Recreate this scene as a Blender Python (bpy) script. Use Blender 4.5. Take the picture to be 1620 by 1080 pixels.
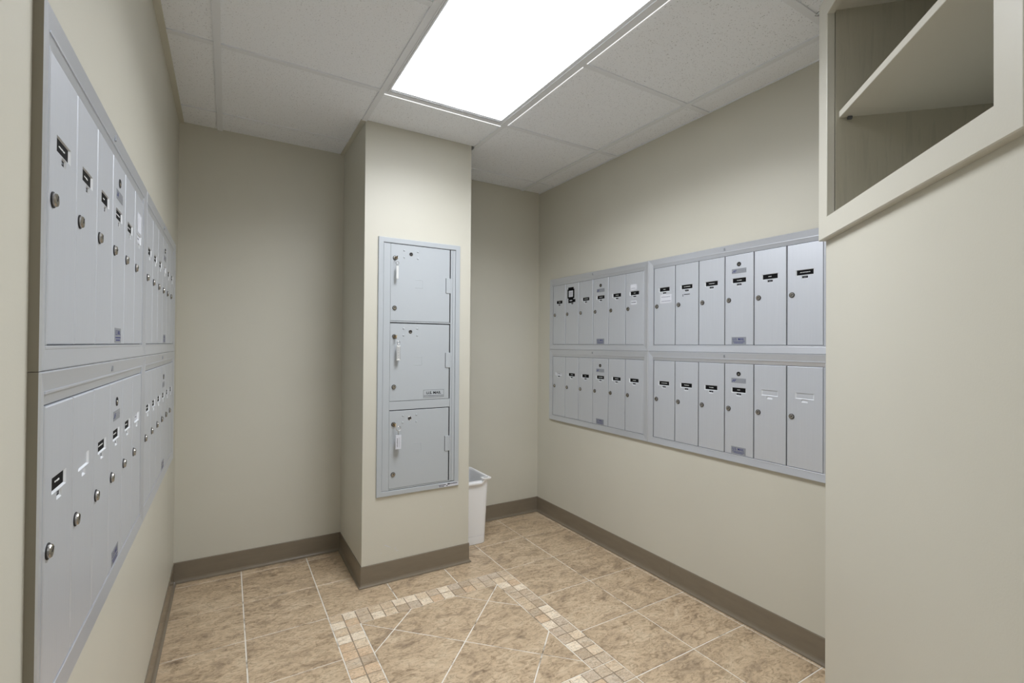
import bpy, bmesh, math, random
from mathutils import Matrix, Vector
random.seed(7)
for o in list(bpy.data.objects): bpy.data.objects.remove(o)
SC = bpy.context.scene
COL = SC.collection

# ------------------------------------------------------------------ camera
F_PX = 752.45
CAM = Vector((0.2164, -2.8793, 1.1922)); YAW, PITCH, ROLL = 0.5396, 0.0080, 0.0076
cd = bpy.data.cameras.new('camera'); cam = bpy.data.objects.new('camera', cd); COL.objects.link(cam)
cd.sensor_width = 36.0; cd.lens = F_PX/1620*36.0; cd.clip_start = 0.01
fw = Vector((math.sin(YAW), math.cos(YAW), 0)); rt = Vector((math.cos(YAW), -math.sin(YAW), 0)); up = Vector((0, 0, 1))
f2 = fw*math.cos(PITCH)+up*math.sin(PITCH); u2 = up*math.cos(PITCH)-fw*math.sin(PITCH)
r3 = rt*math.cos(ROLL)+u2*math.sin(ROLL); u3 = u2*math.cos(ROLL)-rt*math.sin(ROLL)
M = Matrix((r3, u3, -f2)).transposed().to_4x4(); M.translation = CAM
cam.matrix_world = M
SC.camera = cam
# ------------------------------------------------------------------ light and exposure
LENS_STRENGTH = 3.5           # lamps are the troffer in view and an added fill copy: glowing lens ...
LAMP_WATT, LAMP_SPREAD, LAMP_COL = 18.0, 150.0, (0.965,0.985,1.03)   # ... and the downward throw of its prisms
wd = bpy.data.worlds.new('world'); SC.world = wd; wd.use_nodes = True
wd.node_tree.nodes['Background'].inputs[0].default_value = (0.5, 0.5, 0.5, 1)
wd.node_tree.nodes['Background'].inputs[1].default_value = 0.05
SC.view_settings.view_transform = 'Standard'; SC.view_settings.look = 'None'
SC.view_settings.gamma = 1.0; SC.view_settings.use_curve_mapping = False
SC.view_settings.exposure = 0.07

# ------------------------------------------------------------------ measured room
W, H, B2 = 2.1502, 2.2904, -0.022
S = 0.6096; GX, GY = 0.1737, -0.8221
C0, C1, CYF = 0.790, 1.367, -0.5056
T = 0.3149; TXL, TXR, TY = 0.6068, 1.4966, -0.6875
HB = 0.1037
DP, UP = 0.1386, 0.9019                 # mailbox door pitch, unit pitch
YL, YR = -2.0140, -0.2134               # first door edges, left and right wall
YEND = -4.30
E0 = Vector((1.7501, -2.1426, 0))       # end of the angled wall
DU = Vector((-0.70711, -0.70711, 0)); DN = Vector((-0.70711, 0.70711, 0))
ANG_LEN = 1.30

# ------------------------------------------------------------------ helpers
def lin(c):
    c = c/255.0
    return c/12.92 if c <= 0.04045 else ((c+0.055)/1.055)**2.4
def rgb(r, g, b): return (lin(r), lin(g), lin(b), 1.0)

class MB:
    def __init__(s): s.v = []; s.f = []; s.m = []
    def add(s, vs, fs, mi=0):
        n = len(s.v); s.v += [tuple(v) for v in vs]
        for f in fs: s.f.append(tuple(i+n for i in f)); s.m.append(mi)
        return s
    def box(s, x0, x1, y0, y1, z0, z1, mi=0):
        vs = [(x, y, z) for z in (z0, z1) for y in (y0, y1) for x in (x0, x1)]
        return s.add(vs, [(0,2,3,1),(4,5,7,6),(0,1,5,4),(2,6,7,3),(0,4,6,2),(1,3,7,5)], mi)
    def pill(s, x0, x1, y0, y1, z0, z1, c, mi=0):
        """box whose front (lower y) rim is chamfered by c"""
        a = [(x0,z0),(x1,z0),(x1,z1),(x0,z1)]
        b = [(x0+c,z0+c),(x1-c,z0+c),(x1-c,z1-c),(x0+c,z1-c)]
        vs = [(x,y1,z) for x,z in a]+[(x,y0+c,z) for x,z in a]+[(x,y0,z) for x,z in b]
        fs = [(3,2,1,0),(8,9,10,11)]
        for k in range(4):
            n = (k+1) % 4
            fs += [(k,n,n+4,k+4),(k+4,n+4,n+8,k+8)]
        return s.add(vs, fs, mi)
    def slab(s, poly, z0, z1, c, mi=0):
        """flat polygon (counter-clockwise in x,y) with a chamfered top rim"""
        n = len(poly); cx = sum(p[0] for p in poly)/n; cy = sum(p[1] for p in poly)/n
        ins = []
        for k in range(n):
            p0, p1, p2 = Vector(poly[k-1]), Vector(poly[k]), Vector(poly[(k+1) % n])
            d1 = (p1-p0).normalized(); d2 = (p2-p1).normalized()
            n1 = Vector((-d1.y, d1.x)); n2 = Vector((-d2.y, d2.x)); q = n1+n2
            q = q/max(0.3, q.dot(n1)); ins.append(p1+q*c)
        vs = [(x,y,z0) for x,y in poly]+[(x,y,z1-c) for x,y in poly]+[(p.x,p.y,z1) for p in ins]
        fs = [tuple(range(n-1,-1,-1)), tuple(range(2*n,3*n))]
        for k in range(n):
            m = (k+1) % n
            fs += [(k,m,m+n,k+n),(k+n,m+n,m+2*n,k+2*n)]
        return s.add(vs, fs, mi)
    def lathe(s, cx, cz, y0, prof, seg=20, mi=0):
        """profile (radius, outward height) turned about the local y axis; outward is -y"""
        vs = []; fs = []
        for r, h in prof:
            for k in range(seg):
                a = 2*math.pi*k/seg; vs.append((cx+r*math.cos(a), y0-h, cz+r*math.sin(a)))
        for j in range(len(prof)-1):
            for k in range(seg):
                n = (k+1) % seg
                fs.append((j*seg+k, j*seg+n, (j+1)*seg+n, (j+1)*seg+k))
        fs.append(tuple((len(prof)-1)*seg+k for k in range(seg)))
        return s.add(vs, fs, mi)
    def tube(s, pts, r, seg=8, mi=0, closed=False):
        n = len(pts); P = [Vector(p) for p in pts]; vs = []; fs = []
        for k in range(n):
            if closed: d = P[(k+1) % n]-P[k-1]
            else: d = P[min(k+1, n-1)]-P[max(k-1, 0)]
            d.normalize(); a = Vector((0,0,1)) if abs(d.z) < 0.9 else Vector((1,0,0))
            u = d.cross(a).normalized(); w = d.cross(u)
            for q in range(seg):
                t = 2*math.pi*q/seg; vs.append(P[k]+u*(r*math.cos(t))+w*(r*math.sin(t)))
        for k in range(n if closed else n-1):
            k2 = (k+1) % n
            for q in range(seg):
                q2 = (q+1) % seg; fs.append((k*seg+q, k*seg+q2, k2*seg+q2, k2*seg+q))
        if not closed: fs += [tuple(range(seg)), tuple(range((n-1)*seg+seg-1, (n-1)*seg-1, -1))]
        return s.add(vs, fs, mi)
    def text(s, body, size, cx, cz, y, mi, width=None, shear=0.0, fat=0.0):
        cu = bpy.data.curves.new('t', 'FONT'); cu.body = body; cu.size = size; cu.align_x = 'CENTER'; cu.align_y = 'CENTER'
        cu.shear = shear; cu.offset = fat; cu.resolution_u = 3
        ob = bpy.data.objects.new('t', cu); COL.objects.link(ob)
        dg = bpy.context.evaluated_depsgraph_get(); me = bpy.data.meshes.new_from_object(ob.evaluated_get(dg))
        xs = [v.co.x for v in me.vertices]; ys = [v.co.y for v in me.vertices]
        mx, my = (max(xs)+min(xs))/2, (max(ys)+min(ys))/2
        k = 1.0 if not width else width/(max(xs)-min(xs))
        s.add([(cx+(v.co.x-mx)*k, y, cz+(v.co.y-my)) for v in me.vertices], [tuple(p.vertices) for p in me.polygons], mi)
        bpy.data.objects.remove(ob); bpy.data.meshes.remove(me); bpy.data.curves.remove(cu)
        return s
    def mesh(s, name, mats):
        me = bpy.data.meshes.new(name); me.from_pydata(s.v, [], s.f)
        for m in (mats if isinstance(mats, (list, tuple)) else [mats]): me.materials.append(m)
        me.polygons.foreach_set('material_index', s.m)
        bm = bmesh.new(); bm.from_mesh(me); bmesh.ops.recalc_face_normals(bm, faces=bm.faces); bm.to_mesh(me); bm.free()
        me.update(); return me
    def build(s, name, mats, parent=None, loc=(0,0,0)):
        return put(name, s.mesh(name, mats), parent, loc)
def put(name, me, parent=None, loc=(0,0,0)):
    o = bpy.data.objects.new(name, me); COL.objects.link(o); o.location = loc
    if parent: o.parent = parent
    return o
def smooth(o):
    for p in o.data.polygons: p.use_smooth = True
    return o
def empty(name, loc, rz=0.0):
    o = bpy.data.objects.new(name, None); COL.objects.link(o); o.location = loc; o.rotation_euler = (0,0,rz)
    o.empty_display_size = 0.05; return o
def tag(o, label, cat, group=None, kind=None):
    o['label'] = label; o['category'] = cat
    if group: o['group'] = group
    if kind: o['kind'] = kind
    return o
def struct(o, label, cat): return tag(o, label, cat, kind='structure')

# ------------------------------------------------------------------ materials
def mat(name, col, rough=0.5, metal=0.0, spec=0.5):
    m = bpy.data.materials.new(name); m.use_nodes = True
    b = m.node_tree.nodes['Principled BSDF']
    b.inputs['Base Color'].default_value = col; b.inputs['Roughness'].default_value = rough
    b.inputs['Metallic'].default_value = metal; b.inputs['Specular IOR Level'].default_value = spec
    return m
class NT:
    def __init__(s, m): s.t = m.node_tree; s.b = s.t.nodes['Principled BSDF']
    def n(s, typ, **kw):
        q = s.t.nodes.new(typ)
        for k, v in kw.items(): setattr(q, k, v)
        return q
    def l(s, a, b): s.t.links.new(a, b)
    def noise(s, vec, scale, detail=4, rough=0.55, dist=0.0):
        q = s.n('ShaderNodeTexNoise'); q.inputs['Scale'].default_value = scale; q.inputs['Detail'].default_value = detail
        q.inputs['Roughness'].default_value = rough; q.inputs['Distortion'].default_value = dist
        if vec is not None: s.l(vec, q.inputs['Vector'])
        return q
    def ramp(s, fac, stops):
        q = s.n('ShaderNodeValToRGB'); e = q.color_ramp.elements
        while len(e) < len(stops): e.new(0.5)
        for k, (p, c) in enumerate(stops): e[k].position = p; e[k].color = c
        s.l(fac, q.inputs[0]); return q
    def mix(s, fac, a, b, mode='MIX'):
        q = s.n('ShaderNodeMix', data_type='RGBA', blend_type=mode)
        for sock, val in ((q.inputs[0], fac), (q.inputs[6], a), (q.inputs[7], b)):
            if hasattr(val, 'is_linked'): s.l(val, sock)
            else: sock.default_value = val
        return q.outputs[2]
    def bump(s, h, strength, dist):
        q = s.n('ShaderNodeBump'); q.inputs['Strength'].default_value = strength; q.inputs['Distance'].default_value = dist
        s.l(h, q.inputs['Height']); s.l(q.outputs[0], s.b.inputs['Normal'])
    def pos(s, scale=(1,1,1), rot=(0,0,0), rnd=0.0):
        g = s.n('ShaderNodeNewGeometry'); mp = s.n('ShaderNodeMapping'); mp.inputs['Scale'].default_value = scale; mp.inputs['Rotation'].default_value = rot
        s.l(g.outputs['Position'], mp.inputs[0])
        if rnd:
            oi = s.n('ShaderNodeObjectInfo'); mu = s.n('ShaderNodeMath', operation='MULTIPLY'); mu.inputs[1].default_value = rnd
            s.l(oi.outputs['Random'], mu.inputs[0]); cx = s.n('ShaderNodeCombineXYZ')
            for k in range(3): s.l(mu.outputs[0], cx.inputs[k])
            s.l(cx.outputs[0], mp.inputs['Location'])
        return mp.outputs[0]

def wall_paint(name, col, rough=0.42):
    m = mat(name, col, rough, 0, 0.45); t = NT(m); p = t.pos()
    n1 = t.noise(p, 1.6, 3); d = tuple(c*0.93 for c in col[:3])+(1,)
    t.l(t.mix(n1.outputs[0], d, tuple(min(1, c*1.05) for c in col[:3])+(1,)), t.b.inputs['Base Color'])
    n2 = t.noise(p, 260, 2); t.bump(n2.outputs[0], 0.10, 0.0012); return m
M_WALL = wall_paint('wall_paint', rgb(207,205,193))
M_TRIM = wall_paint('cabinet_paint', rgb(206,204,193), 0.35)
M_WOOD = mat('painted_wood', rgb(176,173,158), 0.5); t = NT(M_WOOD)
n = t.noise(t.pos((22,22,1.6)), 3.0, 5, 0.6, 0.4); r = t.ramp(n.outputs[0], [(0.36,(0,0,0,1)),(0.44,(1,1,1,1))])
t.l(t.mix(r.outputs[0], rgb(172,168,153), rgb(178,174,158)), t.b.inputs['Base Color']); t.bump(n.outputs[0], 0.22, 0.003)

M_BASE = mat('vinyl_base', rgb(126,117,102), 0.24); t = NT(M_BASE)
n = t.noise(t.pos((3,3,14)), 3, 3); t.l(t.mix(n.outputs[0], rgb(120,111,97), rgb(134,124,108)), t.b.inputs['Base Color'])
M_ALU = mat('brushed_aluminium', (0.62,0.65,0.72,1), 0.42, 0.55); t = NT(M_ALU)
n = t.noise(t.pos((160,160,3)), 2.0, 3); t.l(t.mix(n.outputs[0], (0.64,0.675,0.74,1), (0.69,0.725,0.79,1)), t.b.inputs['Base Color'])
M_ALUF = mat('aluminium_frame', (0.66,0.69,0.75,1), 0.34, 0.6)
M_GREY = mat('grey_enamel', rgb(180,186,191), 0.38, 0.0); t = NT(M_GREY)
n = t.noise(t.pos(), 400, 2); t.bump(n.outputs[0], 0.08, 0.0006)
M_DARK = mat('dark_recess', (0.012,0.012,0.014,1), 0.6)
M_EDGE = mat('edge_highlight', (0.74,0.77,0.81,1), 0.4)  # slot walls whiter than the door: edge highlight put into the colour
M_EDGE_SHADE = mat('shaded_edge', rgb(128,122,108), 0.5)  # outer rail sides: dark reflection painted in as a brown-grey colour
M_SHADE = mat('dull_recess', (0.10,0.105,0.115,1), 0.5, 0.3)
M_NICK = mat('nickel', (0.42,0.40,0.37,1), 0.25, 1.0)
M_BRASS = mat('brass', (0.55,0.40,0.20,1), 0.3, 1.0)
M_BLACK = mat('black_card', (0.004,0.004,0.005,1), 0.7, 0, 0.15)
M_INK = mat('white_print', rgb(225,228,228), 0.6)
M_PAPER = mat('paper', rgb(208,211,219), 0.7)
M_FAINT = mat('pencil', rgb(150,153,164), 0.7)
M_PLATE = mat('foil_plate', rgb(158,163,172), 0.35, 0.4)
M_NAVY = mat('navy_print', rgb(38,44,120), 0.5)
M_GINK = mat('grey_print', rgb(60,62,68), 0.6)
M_WHITE = mat('white_plastic', rgb(246,247,249), 0.32)
M_CLEAR = mat('frosted_tag', rgb(214,216,216), 0.25)
M_TILEC = mat('ceiling_tile', rgb(244,248,254), 0.85, 0, 0.2); t = NT(M_TILEC)
p = t.pos(rnd=20); n = t.noise(p, 210, 3, 0.6); r = t.ramp(n.outputs[0], [(0.32,(0,0,0,1)),(0.38,(1,1,1,1))])
n2 = t.noise(p, 420, 2); t.l(t.mix(r.outputs[0], rgb(168,171,176), rgb(244,248,254)), t.b.inputs['Base Color']); t.bump(n2.outputs[0], 0.25, 0.002)
M_GRID = mat('grid_white', rgb(232,236,242), 0.4)
M_LEAK_GLOW = mat('leak_glow_strip', (0.9,0.9,0.9,1), 0.5); NT(M_LEAK_GLOW).b.inputs['Emission Color'].default_value = (0.96,0.98,1,1); NT(M_LEAK_GLOW).b.inputs['Emission Strength'].default_value = 0.8  # emission draws the leak lines, the strip is no lamp
M_CEIL = mat('plenum', rgb(190,190,190), 0.9)
M_GROUT = mat('grout', rgb(212,205,190), 0.8); t = NT(M_GROUT)
n = t.noise(t.pos(), 9, 3); r = t.ramp(n.outputs[0], [(0.34,rgb(128,116,98)),(0.46,rgb(236,231,220))]); t.l(r.outputs[0], t.b.inputs['Base Color'])

def stone(name, lo, mid, hi, rnd, sc):
    m = mat(name, mid, 0.36, 0, 0.4); t = NT(m)
    p = t.pos((1.0,1.9,1), (0,0,0.5), rnd)
    a = t.noise(p, 6*sc, 9, 0.74, 1.2); b = t.noise(p, 26*sc, 8, 0.76, 1.6); c = t.noise(p, 95*sc, 3, 0.6)
    r = t.ramp(a.outputs[0], [(0.30,lo),(0.50,mid),(0.70,hi)])
    rb = t.ramp(b.outputs[0], [(0.38,(0.56,0.53,0.49,1)),(0.53,(1,1,1,1)),(0.70,(1.0,0.99,0.97,1))])
    x = t.mix(1.0, r.outputs[0], rb.outputs[0], 'MULTIPLY')
    rc = t.ramp(c.outputs[0], [(0.26,(0.30,0.27,0.25,1)),(0.33,(1,1,1,1))])
    x = t.mix(1.0, x, rc.outputs[0], 'MULTIPLY')
    t.l(x, t.b.inputs['Base Color']); t.bump(b.outputs[0], 0.18, 0.002)
    return m, t, x
M_TILE, _, _ = stone('stone_tile', rgb(148,129,108), rgb(203,180,150), rgb(220,201,173), 40.0, 1.0)
M_MOS, tm, xm = stone('mosaic_stone', rgb(226,206,182), rgb(248,234,214), rgb(255,248,236), 60.0, 2.4)
oi = tm.n('ShaderNodeObjectInfo')
rr = tm.ramp(oi.outputs['Random'], [(0.0,rgb(222,214,204)),(0.2,rgb(255,252,246)),(0.36,rgb(230,220,206)),(0.52,rgb(220,214,208)),(0.68,rgb(242,234,222)),(0.82,rgb(232,216,198)),(0.92,rgb(206,196,184))])
rr.color_ramp.interpolation = 'CONSTANT'
tm.l(tm.mix(1.0, xm, rr.outputs[0], 'MULTIPLY'), tm.b.inputs['Base Color'])
M_LENS = bpy.data.materials.new('prismatic_lens'); M_LENS.use_nodes = True
t = NT(M_LENS); t.b.inputs['Base Color'].default_value = (0.9,0.9,0.9,1); t.b.inputs['Roughness'].default_value = 0.3
t.b.inputs['Emission Color'].default_value = (0.95,0.98,1.03,1)
wv = t.n('ShaderNodeTexWave', wave_type='BANDS', bands_direction='X'); wv.inputs['Scale'].default_value = 2.4; t.l(t.pos(), wv.inputs[0])
mr = t.n('ShaderNodeMapRange'); mr.inputs[3].default_value = LENS_STRENGTH*0.8; mr.inputs[4].default_value = LENS_STRENGTH*1.2
t.l(wv.outputs['Fac'], mr.inputs[0]); t.l(mr.outputs[0], t.b.inputs['Emission Strength'])

# ------------------------------------------------------------------ room shell
TOP = H+0.10
def wall(name, x0, x1, y0, y1, label, z1=TOP, m=None):
    o = MB().box(x0,x1,y0,y1,0,z1-0) .build(name, m or M_WALL); return struct(o, label, 'wall')
wall('wall_left', -0.12, 0, YEND-0.12, 0.12, 'beige painted wall carrying the near left mailboxes')
wall('wall_back', 0, C0, 0, 0.12, 'beige back wall between left wall and column')
wall('wall_back_right', C1, W, B2, 0.12, 'beige back wall in the recess right of the column')
wall('wall_right', W, W+0.12, YEND-0.12, 0.12, 'beige painted right wall carrying the far right mailboxes')
wall('wall_front', 0, W, YEND-0.12, YEND, 'beige wall behind the viewer')
col_o = wall('wall_column', C0, C1, CYF, 0.12, 'beige boxed-out column carrying the parcel lockers')
for k, (x, z, dx, dz) in enumerate([(0.905,0.187,0.030,-0.018),(0.955,0.158,0.006,0.008),(0.963,0.150,0.010,-0.004),(0.884,0.150,0.005,0.003),(1.262,0.20,0.004,0.004),(1.20,0.33,0.005,-0.003),(1.31,0.245,0.004,0.003)]):
    L = math.hypot(dx,dz); nx, nz = -dz/L*0.0016, dx/L*0.0016
    MB().add([(x-nx,CYF-0.0004,z-nz),(x+nx,CYF-0.0004,z+nz),(x+dx+nx*.5,CYF-0.0004,z+dz+nz*.5),(x+dx-nx*.5,CYF-0.0004,z+dz-nz*.5)],[(0,1,2,3)]).build('paint_chip', M_PAPER, col_o)

# angled wall with the cabinet recess (u along the wall, d into it)
def uw(u, d): q = E0+DU*u-DN*d; return (q.x, q.y)
CU0, CU1, CZ0, CZ1 = 0.0, 0.770, 1.510, 2.216       # outer face frame
OU0, OU1, OZ0, OZ1 = 0.070, 0.712, 1.571, 2.158     # recess in the wall
CDEP = 0.42
mb = MB()
zt = H-0.006
def wq(u0,u1,z0,z1,d=0.0):
    a, b = uw(u0,d), uw(u1,d); mb.add([(*a,z0),(*b,z0),(*b,z1),(*a,z1)],[(0,1,2,3)])
G = 0.018   # room for the cabinet carcass panels
wq(0,OU0-G,0,zt); wq(OU1+G,ANG_LEN,0,zt); wq(OU0-G,OU1+G,0,OZ0-G); wq(OU0-G,OU1+G,OZ1+G,zt)
Np = uw(ANG_LEN,0)
for (a, b) in (((E0.x,E0.y),(W,E0.y)),(Np,(W,Np[1]))):
    mb.add([(*a,0),(*b,0),(*b,zt),(*a,zt)],[(0,1,2,3)])
struct(mb.build('wall_angled', M_WALL), 'beige wall set at an angle on the right below the open cabinet', 'wall')

# floor: grout bed with every tile proud of it
fl = MB().box(-0.12, W+0.12, YEND-0.12, 0.12, -0.06, -0.0022).build('floor', M_GROUT)
struct(fl, 'tan stone-look tiled floor with a mosaic bordered square', 'floor')
g = 0.0025
def clip(poly, x0, x1, y0, y1):
    for ax, lim, sgn in ((0,x0,1),(0,x1,-1),(1,y0,1),(1,y1,-1)):
        out = []
        for k in range(len(poly)):
            a, b = poly[k-1], poly[k]; da, db = (a[ax]-lim)*sgn, (b[ax]-lim)*sgn
            if da >= 0: out.append(a) if not out or out[-1] != a else None
            if da*db < 0:
                s_ = da/(da-db); out.append((a[0]+(b[0]-a[0])*s_, a[1]+(b[1]-a[1])*s_))
            
        poly = out
        if len(poly) < 3: return []
    cl = []
    for q in poly:
        if not cl or math.hypot(q[0]-cl[-1][0], q[1]-cl[-1][1]) > 0.003: cl.append(q)
    if len(cl) > 2 and math.hypot(cl[0][0]-cl[-1][0], cl[0][1]-cl[-1][1]) < 0.003: cl.pop()
    return cl if len(cl) > 2 else []
def put_tile(poly, name, m, ch=0.0012):
    n = len(poly); cx = sum(q[0] for q in poly)/n; cy = sum(q[1] for q in poly)/n
    MB().slab([(q[0]-cx,q[1]-cy) for q in poly], -0.0022, 0.0+random.uniform(-.0004,.0004), ch).build(name, m, fl, (cx,cy,0))
def rect(x0,x1,y0,y1, name='floor_tile', m=None):
    if x1-x0 < 0.008 or y1-y0 < 0.012: return
    put_tile([(x0+g,y0+g),(x1-g,y0+g),(x1-g,y1-g),(x0+g,y1-g)], name, m or M_TILE, 0.0012 if name == 'floor_tile' else 0.0006)
ylines = [TY+k*T for k in range(2,-12,-1)]
ys = [0.0]+ylines
MOS_Y = TY-3*T
xl = [0.0, TXL-T, TXL]; xr = [TXR, TXR+T, TXR+2*T, W]
for j in range(len(ys)-1):
    y1, y0 = ys[j], max(ys[j+1], YEND)
    if y1-y0 < 0.01: continue
    inside = y1 <= TY+1e-6 and y0 >= MOS_Y-1e-6
    xs = list(xl)
    if not inside: xs += [0.915, 1.222]
    for k in range(len(xs)-1): rect(xs[k], xs[k+1], y0, y1)
    if not inside: rect(xs[-1], TXR, y0, y1)
    for k in range(len(xr)-1): rect(xr[k], xr[k+1], y0, y1)
# mosaic border, two small stones wide, on its own darker joint filler
M_BED = mat('mosaic_joint', rgb(150,134,114), 0.8)
bd = MB(); bw2, bl2 = 2*(TXR-TXL)/16, 2*(TY-MOS_Y)/17
for (x0,x1,y0,y1) in ((TXL,TXR,TY-bl2,TY),(TXL,TXR,MOS_Y,MOS_Y+bl2),(TXL,TXL+bw2,MOS_Y+bl2,TY-bl2),(TXR-bw2,TXR,MOS_Y+bl2,TY-bl2)): bd.box(x0+0.003,x1-0.003,y0+0.003,y1-0.003,-0.0022,-0.0012)
bd.build('joint_bed', M_BED, fl)
mp = (TXR-TXL)/16; mq = (TY-MOS_Y)/17
g_save = g; g = 0.0013
for i in range(16):
    for j in range(17):
        if 2 <= i < 14 and 2 <= j < 15: continue
        x0 = TXL+i*mp; y1 = TY-j*mq
        w_ = 0.0014
        rect(x0+random.uniform(0,w_), x0+mp-random.uniform(0,w_), y1-mq+random.uniform(0,w_), y1-random.uniform(0,w_), 'mosaic_tile', M_MOS)
g = g_save
ix0, ix1, iy1, iy0 = TXL+2*mp, TXR-2*mp, TY-2*mq, MOS_Y+2*mq
px, py, h = 1.052, -1.135, T/math.sqrt(2)
for a in range(-4, 4):
    for b in range(-4, 4):
        cx, cy = px+(a+b+1)*h, py+(b-a)*h
        k = h-g*1.414
        q = clip([(cx-k,cy),(cx,cy-k),(cx+k,cy),(cx,cy+k)], ix0+g, ix1-g, iy0+g, iy1-g)
        if q:
            ar = abs(sum(q[i-1][0]*q[i][1]-q[i][0]*q[i-1][1] for i in range(len(q))))/2
            if ar > 0.0004: put_tile(q, 'floor_tile', M_TILE)

# ceiling: deck, lay-in tiles, grid bars, painted wall angles
ce = MB().box(-0.12, W+0.12, YEND-0.12, 0.12, TOP, TOP+0.06).build('ceiling', M_CEIL)
struct(ce, 'suspended ceiling of speckled grey-white tiles in a white grid', 'ceiling')
gx = [GX+k*S for k in range(4)]; XS = [0.0]+gx+[W]
gy = [GY-k*S for k in range(-1, 6)]; YS = [0.0]+gy+[YEND]
LIGHT_ROWS = {(2,2),(2,3),(2,5),(2,6)}
for j in range(len(YS)-1):
    for i in range(5):
        if (i, j) in LIGHT_ROWS: continue
        x0, x1, y1, y0 = XS[i], XS[i+1], YS[j], YS[j+1]
        if i == 2:
            if j == 0: continue
            if j == 1: y1 = CYF
        if i == 1 and j <= 1: x1 = C0
        if i == 4 or i == 3: y1 = min(y1, B2)
        cx, cy = (x0+x1)/2, (y0+y1)/2; e = 0.0015
        MB().box(x0-cx+e, x1-cx-e, y0-cy+e, y1-cy-e, 0, 0.016).build('ceiling_tile', M_TILEC, ce, (cx,cy,H+0.004))
def bar(x0,x1,y0,y1,zb=0.002, m=None, name='grid_bar'):
    cx, cy = (x0+x1)/2, (y0+y1)/2
    MB().box(x0-cx,x1-cx,y0-cy,y1-cy,-zb,0.004).build(name, m or M_GRID, ce, (cx,cy,H))
bw = 0.012
for i, x in enumerate(gx):
    bar(x-bw, x+bw, YEND, CYF if i in (1,2) else (0 if i == 0 else B2))
for j, y in enumerate(gy):
    hw = bw if j else 0.0022
    for i in range(5):
        x0, x1 = XS[i]+(bw if i else 0), XS[i+1]-(bw if i < 4 else 0)
        if i == 2 and j in (0, 2, 5): continue
        if i == 1 and j == 0: x1 = C0
        bar(x0, x1, y-hw, y+hw, 0.001)
bar(0, 0.021, YEND, 0, 0.0025, M_WALL, 'edge_trim')
bar(C0-0.021, C0, CYF, 0, 0.0025, M_WALL, 'edge_trim')
bar(W-0.005, W, -2.4, B2, 0.0015, M_GRID, 'edge_trim')

# troffers
def troffer(y1, label, power=1.0):
    y0 = y1-2*S; x0, x1 = gx[1], gx[2]; cx, cy = (x0+x1)/2, (y0+y1)/2
    L = empty('ceiling_light', (cx, cy, H)); tag(L, label, 'ceiling light', 'fluorescent troffers')
    a0, a1 = x0+bw-cx, x1-bw-cx; b0, b1 = y0+bw-cy, y1-bw-cy
    l0, l1, m0, m1 = 0.811-cx, 1.350-cx, y0+0.048-cy, y1-0.048-cy
    f = MB()
    for (p0,p1,q0,q1) in ((a0,l0,b0,b1),(l1,a1,b0,b1),(l0,l1,b0,m0),(l0,l1,m1,b1)): f.box(p0,p1,q0,q1,-0.004,0.012)
    fr = f.build('frame', M_GRID, L)
    for xx in (a1-0.011, a0+0.008, ):
        MB().box(xx-0.0022,xx+0.0022,b0,b1,-0.0075,-0.004).build('frame_lip', M_GRID, L)
    for yy in (b1-0.011, b1-0.022, b0+0.011):
        MB().box(l0,l1,yy-0.002,yy+0.002,-0.0075,-0.004).build('frame_lip', M_GRID, L)
    MB().box(l0,l1,m0,m1,-0.0055,0.003).build('lens', M_LENS, L)
    MB().box(a0,a1,b0,b1,0.02,0.085).build('housing', M_GRID, L)
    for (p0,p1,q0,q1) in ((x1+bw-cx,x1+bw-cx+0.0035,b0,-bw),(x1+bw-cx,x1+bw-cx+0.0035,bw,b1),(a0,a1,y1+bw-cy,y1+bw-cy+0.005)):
        MB().box(p0,p1,q0,q1,-0.0025,0.0036).build('leak_glow_strip', M_LEAK_GLOW, L)      # self-lit strips standing in for lamp light leaking past the grid
    ld = bpy.data.lights.new('lamp', 'AREA'); ld.shape = 'RECTANGLE'; ld.size = (l1-l0)*0.8; ld.size_y = (m1-m0)*0.74       # tubes stop short of the ends
    ld.energy = LAMP_WATT*power; ld.spread = math.radians(LAMP_SPREAD); ld.color = LAMP_COL
    lo = bpy.data.objects.new('lamp', ld); COL.objects.link(lo); lo.parent = L; lo.location = ((l0+l1)/2,(m0+m1)/2,-0.0065)
    return L
troffer(GY, 'long glowing fluorescent ceiling panel in front of the column')
troffer(GY-3*S, 'added fill light panel on the ceiling, unseen behind the viewer', 0.95)  # fill fixture added out of view to balance the room's brightness

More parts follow.
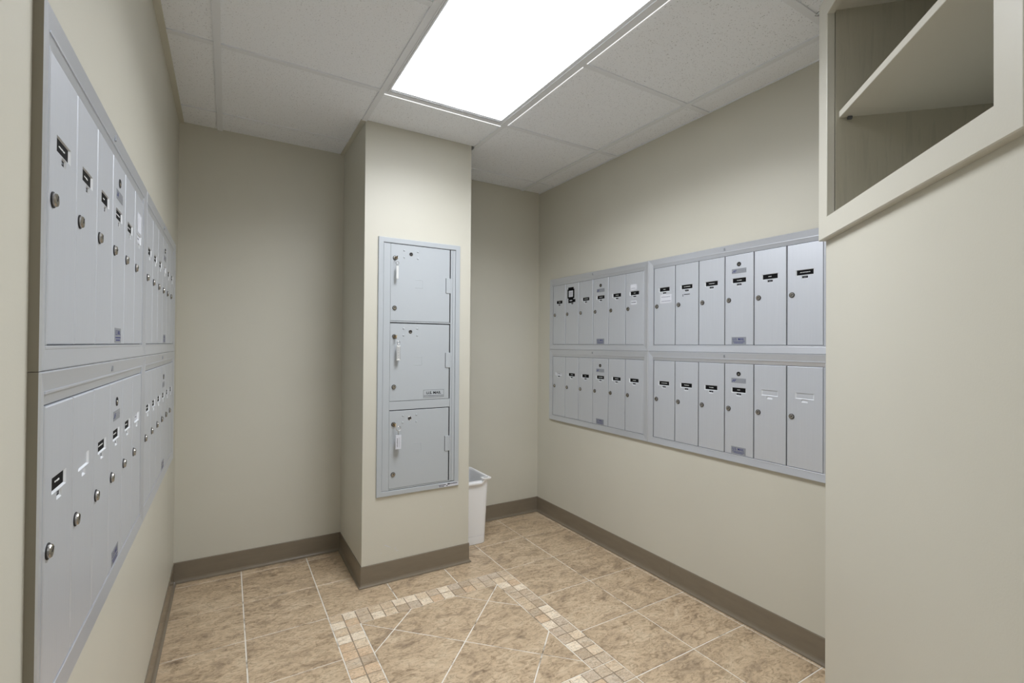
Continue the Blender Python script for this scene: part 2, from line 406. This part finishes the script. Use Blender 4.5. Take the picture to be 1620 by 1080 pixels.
# baseboards: one coved profile swept along the room outline (room on the right-hand side)
SEAM = -1.225
path = [(0,YEND),(0,0),(C0,0),(C0,CYF),(C1,CYF),(C1,B2),(W,B2),(W,SEAM),(W,E0.y)]
prof = [(0,HB),(0.0025,HB),(0.004,HB-0.003),(0.004,0.020),(0.0055,0.012),(0.0085,0.0075),(0.0125,0.0055),(0.0132,0.003),(0.0132,0.0),(0,0.0)]
def offs(k):
    p = Vector(path[k]); ns = []
    if k > 0: d = (p-Vector(path[k-1])).normalized(); ns.append(Vector((d.y,-d.x)))
    if k < len(path)-1: d = (Vector(path[k+1])-p).normalized(); ns.append(Vector((d.y,-d.x)))
    if len(ns) == 1: return ns[0]
    q = ns[0]+ns[1]; return q/q.dot(ns[0])
def baseboard(name, ks, label):
    mb = MB(); vs = []; fs = []; n = len(prof)
    for a, k in enumerate(ks):
        o = offs(k); p = Vector(path[k])
        if a == 0 and k == 7: p = p+Vector((0,-0.0008))
        for d, z in prof: q = p+o*d; vs.append((q.x,q.y,z+0.0003))
    for a in range(len(ks)-1):
        for j in range(n): j2 = (j+1) % n; fs.append((a*n+j, a*n+j2, (a+1)*n+j2, (a+1)*n+j))
    fs += [tuple(range(n)), tuple(range(len(ks)*n-1, (len(ks)-1)*n-1, -1))]
    return struct(mb.add(vs, fs).build(name, M_BASE), label, 'baseboard')
baseboard('baseboard_left', (0,1), 'brown vinyl cove base along the left wall')
baseboard('baseboard_back', (1,2), 'brown vinyl cove base on the back wall left of the column')
baseboard('baseboard_column', (2,3,4,5), 'brown vinyl cove base wrapped around the column')
baseboard('baseboard_back_right', (5,6), 'brown vinyl cove base behind the white wastebasket')
baseboard('baseboard_right_far', (6,7), 'brown vinyl cove base on the right wall up to the seam')
baseboard('baseboard_right_near', (7,8), 'brown vinyl cove base on the right wall nearer than the seam')

# ------------------------------------------------------------------ mailbox units
FB, FT, HD = 0.030, 0.028, 0.020          # bottom rail, top rail, header strip
DH = 0.400; DB = 0.034; UH = 0.4819; X0 = (UP-6*DP)/2
def plate_holes(x0,x1,z0,z1,holes,yf,yb,c,depth):
    """door plate: chamfered rim, rectangular recesses with real walls"""
    m = MB(); xs = sorted({x0+c,x1-c,*[h[0] for h in holes],*[h[1] for h in holes]}); zs = sorted({z0+c,z1-c,*[h[2] for h in holes],*[h[3] for h in holes]})
    for i in range(len(xs)-1):
        for j in range(len(zs)-1):
            mx, mz = (xs[i]+xs[i+1])/2, (zs[j]+zs[j+1])/2
            if any(h[0]<mx<h[1] and h[2]<mz<h[3] for h in holes): continue
            m.add([(xs[i],yf,zs[j]),(xs[i+1],yf,zs[j]),(xs[i+1],yf,zs[j+1]),(xs[i],yf,zs[j+1])],[(0,1,2,3)])
    for h in holes:
        a = [(h[0],h[2]),(h[1],h[2]),(h[1],h[3]),(h[0],h[3])]
        tx, tz = h[4], h[5]; b = [(h[0]+tx,h[2]+tz),(h[1]-tx,h[2]+tz),(h[1]-tx,h[3]-tz*0.3),(h[0]+tx,h[3]-tz*0.3)]
        vs = [(x,yf,z) for x,z in a]+[(x,yf+depth,z) for x,z in b]
        m.add(vs, [(k,(k+1)%4,(k+1)%4+4,k+4) for k in range(4)]+[(4,5,6,7)], 1)
    a = [(x0,z0),(x1,z0),(x1,z1),(x0,z1)]; b = [(x0+c,z0+c),(x1-c,z0+c),(x1-c,z1-c),(x0+c,z1-c)]
    vs = [(x,yb,z) for x,z in a]+[(x,yf+c,z) for x,z in a]+[(x,yf,z) for x,z in b]
    fs = [(3,2,1,0)]
    for k in range(4): n = (k+1)%4; fs += [(k,n,n+4,k+4),(k+4,n+4,n+8,k+8)]
    m.add(vs, fs); return m
def flip_safe(mb, name, mats):     # open shells: trust the winding instead of recalculating
    me = bpy.data.meshes.new(name); me.from_pydata(mb.v, [], mb.f)
    for q in (mats if isinstance(mats,(list,tuple)) else [mats]): me.materials.append(q)
    me.polygons.foreach_set('material_index', mb.m); me.update(); return me
YD = -0.0085                         # door face, outward is -y
SLOT = (0.0693-0.0315, 0.0693+0.0315, 0.2750, 0.2950); NUM = (0.0693-0.0105, 0.0693+0.0105, 0.2625, 0.2705)
SLOT_O = (SLOT[0]-0.0035, SLOT[1]+0.0035, SLOT[2]-0.0022, SLOT[3]+0.0007, 0.0035, 0.0022); NUM_O = (NUM[0]-0.0014, NUM[1]+0.0014, NUM[2]-0.0030, NUM[3]+0.0009, 0.0014, 0.0030)
gap = 0.0022
ME_DOOR = flip_safe(plate_holes(gap, DP-gap, 0.001, DH-0.001, [SLOT_O, NUM_O], YD, -0.003, 0.0016, 0.0030), 'door', [M_ALU, M_EDGE])
def lock_mesh(r, hgt, name):
    m = MB().lathe(0,0,0,[(r,0),(r,hgt*0.25),(r*0.84,hgt*0.3)],20,1).lathe(0,0,0,[(r*0.84,hgt*0.3),(r*0.84,hgt*0.7),(r*0.76,hgt),(r*0.40,hgt*1.06)],20,0)
    m.box(-0.0011,0.0011,-hgt*1.12,-hgt*0.9,-r*0.15,r*0.62,1); return m.mesh(name,[M_NICK,M_DARK])
ME_LOCK = lock_mesh(0.0112, 0.0050, 'door_lock')
ME_MASTER = MB().lathe(0,0,0,[(0.0098,0),(0.0098,0.0012),(0.0085,0.0016),(0.0078,0.0008)],20,1).lathe(0.001,-0.0015,-0.0008,[(0.0045,0),(0.0040,0.001)],12,0).mesh('master_lock',[M_NICK,M_DARK])
def card(kind, k):
    cx = (SLOT[0]+SLOT[1])/2; cz = (SLOT[2]+SLOT[3])/2; y = YD+0.0026; e = 0.0004
    base = {'b':M_BLACK,'e':M_ALU,'w':M_PAPER}[kind]
    m = MB().box(SLOT[0]+e,SLOT[1]-e,y,y+0.0004,SLOT[2]+e,SLOT[3]-e,0)
    if kind != 'e':
        rnd = random.Random(k); wd_ = (0.016,0.022,0.030,0.036)[k % 4]; x = cx-wd_/2
        while x < cx+wd_/2-0.002:                        # blurred line of print, nothing legible in the photograph
            q = rnd.uniform(0.0018,0.0036); m.box(x,x+q,y-0.0002,y,cz-0.0012+rnd.uniform(0,0.0008),cz+0.0012+rnd.uniform(0,0.0008),1); x += q+0.0006
    return m.mesh('name_card',[base, M_INK if kind == 'b' else M_GINK])
ME_CARD = {('b',k):card('b',k) for k in range(4)}; ME_CARD[('e',0)] = card('e',0); ME_CARD[('w',0)] = card('w',1)
def ncard(kind):
    e = 0.0003; y = YD+0.0026
    m = MB().box(NUM[0]+e,NUM[1]-e,y,y+0.0004,NUM[2]+e,NUM[3]-e,0)
    if kind == 'b':
        for x in (-0.005,-0.001,0.003): m.box(0.0693+x,0.0693+x+0.0022,y-0.0002,y,NUM[2]+0.0025,NUM[3]-0.0028,1)
    return m.mesh('number_card',[M_BLACK if kind == 'b' else M_PAPER, M_FAINT])
ME_NUM = {'b':ncard('b'),'e':ncard('e')}
m = MB().pill(-0.0345,0.0345,YD-0.0006,YD,-0.016,0.016,0.0004,0)
m.text('U.S. MAIL', 0.0150, -0.001, 0.0060, YD-0.00075, 1, 0.055, 0, 0.0002)
for zc, w_ in ((-0.0050,0.056),(-0.0105,0.044)):          # two rows of fine print
    x = -w_/2
    while x < w_/2: q = random.uniform(0.0025,0.006); m.box(x,min(x+q,w_/2),YD-0.0008,YD-0.0006,zc-0.0012,zc+0.0012,1); x += q+0.0010
ME_USM = m.mesh('mail_plate',[M_PLATE,M_NAVY])
m = MB().pill(-0.0345,0.0345,YD-0.0006,YD,-0.0105,0.0105,0.0004,0)
m.text('AF', 0.0150, -0.0205, 0.0, YD-0.00075, 1, 0.019, 0.35, 0.0003).box(-0.033,-0.027,YD-0.0008,YD-0.0006,-0.0045,-0.0030,1)
for zc in (0.004,0.0005,-0.003): m.box(-0.006,0.024,YD-0.0008,YD-0.0006,zc-0.0005,zc+0.0005,2)
m.box(0.0300,0.0318,YD-0.0008,YD-0.0006,-0.001,0.001,3)
ME_LOGO = m.mesh('maker_plate',[M_PLATE,M_NAVY,M_FAINT,M_DARK])
def rail_mesh(length, w, name):
    """mitred frame member lying along x, outer edge at z=0, inner edge at z=w"""
    pr = [(0,0),(0,0.0105),(0.0020,0.0128),(w-0.0015,0.0092),(w,0.0086),(w,0.0)]
    vs = []
    for z, hh in pr: vs += [(z,-hh,z),(length-z,-hh,z)]
    n = len(pr); fs = [(2*k,2*k+1,2*((k+1)%n)+1,2*((k+1)%n)) for k in range(n)]
    fs += [tuple(2*k for k in range(n)), tuple(2*k+1 for k in range(n-1,-1,-1))]
    return MB().add(vs, fs[1:]).add(vs[:4], [fs[0]], 1).mesh(name, [M_ALUF, M_EDGE_SHADE])
FW = 0.029; EG = 0.0004
RW = rail_mesh(UP-2*EG, FW, 'frame_rail'); RH = rail_mesh(UH-2*EG, FW, 'frame_rail')
m = MB().pill(FW,UP-FW,-0.0100,-0.003,DB+DH+0.0005,UH-FT+0.0005,0.0012)
m.box(FW,UP-FW,-0.0108,-0.009,UH-FT-0.0030,UH-FT+0.0005)
m = MB().add([(x,y,z) for x in (FW,UP-FW) for (y,z) in ((-0.003,DB+DH+0.0012),(-0.0050,DB+DH+0.0012),(-0.0088,UH-FT-0.0030),(-0.0105,UH-FT-0.0030),(-0.0105,UH-FT+0.0005),(-0.003,UH-FT+0.0005))],
    [(0,1,2,3,4,5),(11,10,9,8,7,6)]+[(k,(k+1)%6,(k+1)%6+6,k+6) for k in range(6)])
ME_HEAD = m.mesh('header_strip', M_ALUF)
ME_SILL = MB().pill(FW,UP-FW,-0.0098,-0.003,FW-0.001,DB-0.0006,0.001).mesh('sill_strip', M_ALUF)
ME_BACK = MB().box(0.004,UP-0.004,-0.0032,-0.0002,0.004,UH-0.004).mesh('back_plate', M_SHADE)
ME_JAMB = MB().box(0,X0-FW-0.0006,-0.0095,-0.003,DB,DB+DH).mesh('jamb_strip', M_ALUF)
ME_SCREW = MB().pill(-0.004,0.004,-0.0140,-0.011,-0.006,0.006,0.001).mesh('screw_tab', M_PLATE)
def unit(loc, rz, label, group, slots, seed):
    U = empty('mailbox_unit', loc, rz); tag(U, label, 'mailboxes', group)
    put('back_plate', ME_BACK, U)
    a = put('frame_rail', RW, U, (EG,0,EG))
    b = put('frame_rail', RW, U, (UP-EG,0,UH-EG)); b.rotation_euler = (0,math.pi,0)
    c = put('frame_rail', RH, U, (UP-EG,0,EG)); c.rotation_euler = (0,-math.pi/2,0)
    d = put('frame_rail', RH, U, (EG,0,UH-EG)); d.rotation_euler = (0,math.pi/2,0)
    put('header_strip', ME_HEAD, U); put('sill_strip', ME_SILL, U)
    put('jamb_strip', ME_JAMB, U, (FW,0,0)); put('jamb_strip', ME_JAMB, U, (UP-X0+0.0006,0,0))
    put('screw_tab', ME_SCREW, U, (UP/2,0.0012,UH-0.016))
    doors = []
    for k in range(6):
        D = put('mailbox_door', ME_DOOR, U, (X0+k*DP,0,DB)); doors.append(D)
        L = put('door_lock', ME_LOCK, D, (0.0205,YD,0.200)); L.rotation_euler = (0,random.uniform(0.5,1.2),0)
        s_ = slots[k]
        put('name_card', ME_CARD[(s_, (k*3+seed) % 4 if s_ == 'b' else 0)], D)
        put('number_card', ME_NUM['e' if s_ == 'e' else 'b'], D)
        if k == 3:
            put('master_lock', ME_MASTER, D, (0.0693,YD,0.356)); put('maker_plate', ME_LOGO, D, (0.0693,0,0.3265)); put('mail_plate', ME_USM, D, (0.0693,0,0.0200))
    return U, doors
def sticker(D, x0,x1,z0,z1, name='sticker', m=None, lines=(), ink=None):
    mb = MB().box(x0,x1,YD-0.0006,YD-0.0001,z0,z1,0)
    for (a,b,zc,hh) in lines:
        x = a
        while x < b: q = random.uniform(0.003,0.009); mb.box(x,min(x+q,b),YD-0.0009,YD-0.0006,zc-hh,zc+hh,1); x += q+0.0012
    return mb.build(name,[m or M_PAPER, ink or M_FAINT], D)
PI2 = math.pi/2
ZU, ZL = 1.2003-DB, 0.7212-0.0016-DB
ZLU = ZU-0.0128; ZLL = ZLU-UH
ZL = ZU-UH
yr0 = YR+X0
u_, d_ = unit((W,yr0,ZU), -PI2, 'upper six-door aluminium mailbox unit in the far corner of the right wall', 'right wall mailbox units', 'bbbbbb', 1)
sticker(d_[1],0.022,0.094,0.302,0.362,'sticker',M_BLACK); sticker(d_[1],0.030,0.086,0.355,0.374,'sticker',M_BLACK); sticker(d_[1],0.032,0.084,0.272,0.304,'sticker',M_BLACK)
MB().box(0.036,0.080,YD-0.0010,YD-0.0006,0.311,0.352,0).box(0.044,0.072,YD-0.0012,YD-0.0010,0.337,0.340,1).box(0.046,0.070,YD-0.0012,YD-0.0010,0.328,0.331,1).box(0.046,0.070,YD-0.0012,YD-0.0010,0.320,0.322,1).box(0.046,0.072,YD-0.0012,YD-0.0006,0.284,0.290,0).build('sticker',[M_PAPER,M_FAINT],d_[1])
sticker(d_[5],0.040,0.086,0.302,0.334,lines=((0.048,0.076,0.312,0.0015),)); sticker(d_[5],0.044,0.086,0.222,0.244,lines=((0.048,0.082,0.234,0.0022),),ink=M_GINK)
u_, d_ = unit((W,yr0-UP,ZU), -PI2, 'upper aluminium mailbox unit with a white taped note, beside the angled wall', 'right wall mailbox units', 'bbbbbb', 0)
sticker(d_[0],0.044,0.116,0.214,0.258,'paper_note',M_PAPER,((0.052,0.106,0.246,0.002),(0.052,0.110,0.224,0.002)))
MB().box(0.046,0.049,YD-0.0006,YD-0.0001,0.238,0.250,0).box(0.054,0.088,YD-0.0006,YD-0.0001,0.246,0.2495,0).build('handwriting',M_GINK,d_[1])
unit((W,yr0,ZL), -PI2, 'lower six-door aluminium mailbox unit in the far corner of the right wall', 'right wall mailbox units', 'wbbbbb', 2)
unit((W,yr0-UP,ZL), -PI2, 'lower aluminium mailbox unit with two empty name slots, beside the angled wall', 'right wall mailbox units', 'bbbbee', 3)
yl0 = YL-X0
u_, d_ = unit((0,yl0,ZLU), PI2, 'upper aluminium mailbox unit on the left wall, nearest the viewer', 'left wall mailbox units', 'bbbbbw', 2)
sticker(d_[5],0.040,0.100,0.300,0.352)
unit((0,yl0+UP,ZLU), PI2, 'upper aluminium mailbox unit on the left wall, next to the back corner', 'left wall mailbox units', 'bbbwbb', 0)
unit((0,yl0,ZLL), PI2, 'lower aluminium mailbox unit on the left wall, nearest the viewer', 'left wall mailbox units', 'bebbbw', 1)
unit((0,yl0+UP,ZLL), PI2, 'lower aluminium mailbox unit on the left wall, next to the back corner', 'left wall mailbox units', 'bbbbbb', 3)

# ------------------------------------------------------------------ parcel locker on the column
LX, LZ, LW, LH = 0.857, 0.431, 0.444, 1.299
P = empty('parcel_locker', (LX, CYF, LZ)); tag(P, 'grey steel parcel locker with three stacked doors on the column', 'parcel locker')
fwk = 0.026
def lrail(length, w):
    pr = [(0,0),(0,0.0075),(0.002,0.0095),(w-0.003,0.0095),(w,0.008),(w,0.0)]; vs = []
    for z, hh in pr: vs += [(z,-hh,z),(length-z,-hh,z)]
    n = len(pr); fs = [(2*k,2*k+1,2*((k+1)%n)+1,2*((k+1)%n)) for k in range(n)]+[tuple(2*k for k in range(n)), tuple(2*k+1 for k in range(n-1,-1,-1))]
    return MB().add(vs, fs).mesh('frame_rail', M_GREY)
lw, lh = lrail(LW,fwk), lrail(LH,fwk)
put('frame_rail', lw, P); put('frame_rail', lw, P, (LW,0,LH)).rotation_euler = (0,math.pi,0)
put('frame_rail', lh, P, (LW,0,0)).rotation_euler = (0,-PI2,0); put('frame_rail', lh, P, (0,0,LH)).rotation_euler = (0,PI2,0)
MB().box(0.004,LW-0.004,-0.0030,-0.0002,0.004,LH-0.004).build('back_plate', M_DARK, P)
dx0, dx1 = 0.918-LX, 1.2405-LX
MB().box(fwk+0.0010,dx0-0.0008,-0.0080,-0.003,fwk+0.0022,LH-fwk-0.003).build('lock_stile', M_GREY, P)
MB().pill(dx1+0.0055,dx1+0.016,-0.0085,-0.003,fwk+0.004,LH-fwk-0.003,0.001).build('hinge_stile', M_GREY, P)
MB().pill(dx1+0.0172,LW-fwk-0.0016,-0.0075,-0.003,fwk+0.004,LH-fwk-0.003,0.001).build('hinge_stile', M_GREY, P)
def zz(z): return z-LZ
MB().pill(dx0-0.0004,dx1+0.0050,-0.0080,-0.003,zz(0.8605),zz(0.9035),0.0008).build('cross_rail', M_GREY, P)
MB().pill(dx0-0.0004,dx1+0.0050,-0.0075,-0.003,zz(1.7055),zz(1.7155),0.0008).build('cross_rail', M_GREY, P)
MB().pill(dx0-0.0004,dx1+0.0050,-0.0075,-0.003,zz(0.4595),zz(0.4650),0.0008).build('cross_rail', M_GREY, P)
MB().pill(dx0-0.0004,dx1+0.0050,-0.0088,-0.003,zz(1.3040),zz(1.3100),0.0008).build('cross_rail', M_GREY, P)
ME_RIV = MB().lathe(0,0,0,[(0.0048,0),(0.0046,0.0012),(0.0034,0.0024),(0.0015,0.0029)],14).mesh('rivet', M_GREY)
ME_CAM = MB().lathe(0,0,0,[(0.0098,0),(0.0098,0.0012),(0.0088,0.0020),(0.0080,0.0014)],18,0).lathe(0,0,-0.0015,[(0.0079,0),(0.0070,0.0006)],18,1).box(-0.004,0.004,-0.0030,-0.0018,-0.0045,-0.0015,0).mesh('cam_lock',[M_NICK,M_DARK])
ME_BLOCK = lock_mesh(0.0115, 0.0060, 'cylinder_lock')
doors3 = [(1.3115,1.7005,1.629,1.377,1.656),(0.9055,1.2985,1.232,0.978,1.258),(0.4665,0.8560,0.789,0.537,0.814)]
YF = -0.0085
for k, (z0,z1,zk,zl,zc) in enumerate(doors3):
    D = MB().pill(dx0,dx1-0.0008,YF,-0.003,zz(z0),zz(z1),0.0012).build('locker_door', M_GREY, P)
    put('key_lock', ME_BLOCK, D, (0.940-LX,YF,zz(zk))); q = put('cylinder_lock', ME_BLOCK, D, (0.940-LX,YF,zz(zl))); q.rotation_euler = (0,0.2,0)
    put('cam_lock', ME_CAM, D, (1.024-LX,YF,zz(zc)))
    for rx in (0.988,1.060):
        for rz_ in (0.016,-0.019): put('rivet', ME_RIV, D, (rx-LX,YF,zz(zc+rz_)))
    ez = zc-0.150; m = MB()
    x0, x1, e0, e1 = 1.046-LX, 1.089-LX, zz(ez-0.022), zz(ez+0.021)
    for (a,b,c,d) in ((x0,x1,e1-0.0018,e1),(x0,x1,e0,e0+0.0018),(x1-0.0018,x1,e0,e1)): m.pill(a,b,YF-0.0010,YF,c,d,0.0006)
    m.build('embossed_panel', M_GREY, D)
    hz = zc-0.148
    MB().pill(1.219-LX,dx1+0.0045,YF-0.0035,YF+0.002,zz(hz-0.040),zz(hz+0.040),0.001).build('hinge', M_GREY, D)
    MB().box(1.2165-LX,1.2190-LX,YF-0.0006,YF,zz(hz-0.040),zz(hz+0.040)).build('hinge_gap', M_SHADE, D)
    if k == 1:
        m = MB().pill(1.095-LX,1.212-LX,YF-0.0010,YF,zz(0.916),zz(0.957),0.0004,0); bx0,bx1,bz0,bz1 = 1.0965-LX,1.2105-LX,zz(0.9175),zz(0.9555)
        for (a,b,c,d) in ((bx0,bx1,bz1-0.0013,bz1),(bx0,bx1,bz0,bz0+0.0013),(bx0,bx0+0.0013,bz0,bz1),(bx1-0.0013,bx1,bz0,bz1)): m.box(a,b,YF-0.0013,YF-0.0010,c,d,1)
        m.text('U.S. MAIL', 0.0185, 1.1535-LX, zz(0.940), YF-0.0012, 2, 0.082, 0, 0.0006)
        x = 1.100-LX
        while x < 1.206-LX: q = random.uniform(0.003,0.008); m.box(x,min(x+q,1.207-LX),YF-0.0013,YF-0.0010,zz(0.9235),zz(0.9262),1); x += q+0.001
        m.build('mail_plate',[M_GREY,M_GINK,M_BLACK], D)
m = MB().box(1.185-LX,LW-0.001,-0.0102,-0.0096,0.003,0.0215,0)
x = 1.188-LX
for x0_, x1_, zc in ((0.329,0.370,0.0155),(0.331,0.360,0.0085),(0.386,0.436,0.0170)):
    x = x0_
    while x < x1_: q = random.uniform(0.002,0.006); m.box(x,min(x+q,x1_),-0.0105,-0.0102,zc-0.0022,zc+0.0022,1); x += q+0.001
m.box(0.374,0.379,-0.0105,-0.0102,0.006,0.012,1).box(0.379,0.392,-0.0105,-0.0102,0.0135,0.0200,1)
m.build('sticker',[M_PAPER,M_GINK], P)

# keys hanging in the three locker doors
def key(z, tagkind, label):
    K = empty('key', (0.941, CYF+YF-0.0065, z)); tag(K, label, 'key', 'locker keys')
    MB().box(-0.0011,0.0011,-0.012,0.001,-0.0038,0.0038).build('key_blade', M_BRASS, K)
    b = MB().lathe(0,0,0,[(0.0105,0),(0.0105,0.0022)],18).mesh('key_bow', M_BRASS if tagkind != 'a' else M_NICK)
    o = put('key_bow', b, K, (0.0011,-0.020,-0.002)); o.rotation_euler = (0.15,0,PI2 if tagkind == 'a' else 1.15)
    cx, cz, cy = {'a':(0.004,-0.028,-0.018),'b':(0.013,-0.030,-0.018),'w':(0.016,-0.018,-0.022)}[tagkind]
    R = 0.0115 if tagkind == 'w' else 0.0075
    MB().tube([(cx+R*math.cos(a*math.pi/8),cy,cz+R*math.sin(a*math.pi/8)) for a in range(16)],0.0011,6,0,True).build('key_ring', M_NICK, K)
    y = cz-R
    if tagkind == 'w':
        for q in range(4): MB().tube([(cx+0.0022*math.cos(a*math.pi/4),cy,y-0.003-q*0.0048+0.003*math.sin(a*math.pi/4)) for a in range(8)],0.0009,5,0,True).build('chain_link', M_NICK, K)
        y -= 0.021
        m = MB().pill(cx-0.0145,cx+0.0145,cy-0.0022,cy+0.0022,y-0.070,y,0.0008,0)
        for q in range(7): m.box(cx-0.009+random.uniform(0,0.003),cx-0.003,cy-0.0026,cy-0.0022,y-0.058+q*0.0065,y-0.055+q*0.0065,1)
        m.box(cx+0.004,cx+0.0055,cy-0.0026,cy-0.0022,y-0.062,y-0.012,2)
        m.build('key_tag',[M_PAPER,M_GINK,M_FAINT], K)
    else:
        MB().tube([(cx+0.0038*math.cos(a*math.pi/4),cy,y-0.004+0.0045*math.sin(a*math.pi/4)) for a in range(8)],0.0010,5,0,True).build('chain_link', M_NICK, K)
        y -= 0.007; w_ = 0.0060 if tagkind == 'a' else 0.0095
        m = MB().pill(cx-w_,cx+w_,cy-0.003,cy+0.003,y-0.066-(0.010 if tagkind == 'b' else 0),y,0.0012,0)
        if tagkind == 'b':
            for s_ in (-1,1): m.box(cx+s_*0.0072-0.0008,cx+s_*0.0072+0.0008,cy-0.0034,cy-0.003,y-0.070,y-0.006,1)
            for q in range(14): m.box(cx-0.002,cx+0.002,cy-0.0034,cy-0.003,y-0.066+q*0.0042,y-0.064+q*0.0042,1)
        m.build('key_tag',[M_CLEAR,M_GINK], K)
    return K
key(1.629,'a','key with a narrow clear tag seen edge-on in the top locker door')
key(1.232,'b','key with a clear printed tag hanging from the middle locker door')
key(0.789,'w','key with a white paper tag hanging from the bottom locker door')

# ------------------------------------------------------------------ white wastebasket behind the column
bx0, bx1, by0, by1, bh = 1.390, 1.592, -0.352, -0.060, 0.396
BIN = empty('wastebasket', ((bx0+bx1)/2,(by0+by1)/2,0)); tag(BIN, 'white plastic wastebasket tucked behind the column', 'wastebasket')
hx, hy = (bx1-bx0)/2, (by1-by0)/2
def rrect(hx,hy,r,z,n=5):
    out = []
    for sx,sy,a0 in ((1,-1,-PI2),(1,1,0),(-1,1,PI2),(-1,-1,math.pi)):
        for k in range(n):
            a = a0+PI2*k/(n-1); out.append((sx*(hx-r)+r*math.cos(a), sy*(hy-r)+r*math.sin(a), z))
    return out
def loft(rings, closed_bottom=True):
    m = MB(); n = len(rings[0]); vs = [p for r_ in rings for p in r_]; fs = []
    for j in range(len(rings)-1):
        for k in range(n): k2 = (k+1)%n; fs.append((j*n+k,j*n+k2,(j+1)*n+k2,(j+1)*n+k))
    if closed_bottom: fs.append(tuple(range(n-1,-1,-1)))
    return m.add(vs,fs)
def dipz(p, z):            # the front edge dips left of the corner tab
    if p[1] < -hy*0.9 and p[0] < hx*0.55: return z-0.020
    return z
tp = 0.014
def at(z, extra=0.0, r=0.022): k = tp*(1-z/bh); return rrect(hx-0.010-k+extra, hy-0.010-k+extra, r, z)
body = [at(0,-0.003),at(0.004,0.0),at(0.050,0.0),at(0.0505,-0.0022),at(0.0530,-0.0022),at(0.0535,0.0),at(bh-0.026,0.0),at(bh-0.012,0.0)]
inn = [at(bh-0.012,-0.003),at(0.02,-0.003)]
m = loft(body+inn); n = len(inn[0]); m.add(inn[1],[tuple(range(n))]); smooth_o = m.build('body', M_WHITE, BIN)
def ring(z, ex):
    ps = rrect(hx-0.010+ex,hy-0.010+ex,0.024,z,7); fy = ps[0][1]
    return [(p[0],p[1],dipz(p,z)) for p in ps+[(hx*0.38,fy,z),(hx*0.56,fy,z)]]
m = loft([ring(bh-0.013,-0.003),ring(bh-0.013,0.011),ring(bh-0.009,0.0125),ring(bh-0.001,0.0115),ring(bh,0.009),ring(bh,0.003),ring(bh-0.002,-0.001),ring(bh-0.010,-0.003)],False)
n = 30
m.add(ring(bh-0.010,-0.003)+ring(bh-0.013,-0.003),[(k,(k+1)%n,(k+1)%n+n,k+n) for k in range(n)])
m.build('rim', M_WHITE, BIN)
m = MB().box(hx-0.062,hx-0.004,-hy-0.006,-hy+0.028,bh-0.004,bh+0.003,0).box(hx-0.046,hx-0.018,-hy+0.006,-hy+0.013,bh+0.0025,bh+0.0036,1)
m.build('handle_tab',[M_WHITE,M_SHADE], BIN)

# ------------------------------------------------------------------ open cabinet built into the angled wall
CB = empty('wall_cabinet', (E0.x,E0.y,CZ0), math.radians(225)); tag(CB, 'beige open wall cabinet with one shelf, high on the angled wall', 'cabinet')
# local: x along the wall toward the viewer, y into the wall, z up
fwx, fz = 0.064, 0.060; FD = 0.020; CWd, CHt = CU1-CU0, CZ1-CZ0
def crail(length, w, name):
    pr = [(0,0),(0,FD-0.002),(0.002,FD),(w-0.0015,FD),(w,FD-0.0015),(w,0)]; vs = []
    for z, hh in pr: vs += [(z,-hh,z),(length-z,-hh,z)]
    n = len(pr); fs = [(2*k,2*k+1,2*((k+1)%n)+1,2*((k+1)%n)) for k in range(n)]+[tuple(2*k for k in range(n)), tuple(2*k+1 for k in range(n-1,-1,-1))]
    return MB().add(vs, fs).mesh(name, M_TRIM)
a, b = crail(CWd,fz,'face_frame_rail'), crail(CHt,fz,'face_frame_stile')
put('face_frame_rail', a, CB, (0,-0.0004,0)); put('face_frame_rail', a, CB, (CWd,-0.0004,CHt)).rotation_euler = (0,math.pi,0)
put('face_frame_stile', b, CB, (CWd,-0.0004,0)).rotation_euler = (0,-PI2,0); put('face_frame_stile', b, CB, (0,-0.0004,CHt)).rotation_euler = (0,PI2,0)
i0, i1, j0, j1, s0 = 0.062, 0.714, 0.057, 0.652, 0.0015
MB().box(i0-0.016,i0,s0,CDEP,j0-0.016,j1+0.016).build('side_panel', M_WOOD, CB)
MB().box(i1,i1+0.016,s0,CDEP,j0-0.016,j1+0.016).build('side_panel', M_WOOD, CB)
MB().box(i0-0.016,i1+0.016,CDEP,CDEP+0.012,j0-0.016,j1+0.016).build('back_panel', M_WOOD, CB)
MB().box(i0,i1,s0,CDEP,j0-0.016,j0).build('bottom_panel', M_TRIM, CB)
MB().box(i0,i1,s0,CDEP,j1,j1+0.016).build('top_panel', M_TRIM, CB)
MB().pill(i0+0.0005,i1-0.0005,0.010,CDEP-0.001,1.850-CZ0,1.869-CZ0,0.001).build('shelf', M_TRIM, CB)
for xx in (i0,i1):
    s_ = 1 if xx == i0 else -1
    MB().lathe(0,0,0,[(0.005,0),(0.005,0.010)],10).build('shelf_pin', M_SHADE, CB, (xx+s_*0.006,0.040,1.8455-CZ0))
hk = [(0.0,-0.012,0.700),(-0.010,-0.022,0.697),(-0.016,-0.026,0.693),(-0.010,-0.020,0.688),(-0.001,-0.010,0.684)]
o = MB().tube(hk,0.0009,6).build('wire_hook', M_SHADE); o.location = (E0.x,E0.y,CZ0); o.rotation_euler = (0,0,math.radians(225))
tag(o, 'thin bent wire hook on the upper outer edge of the cabinet', 'hook')
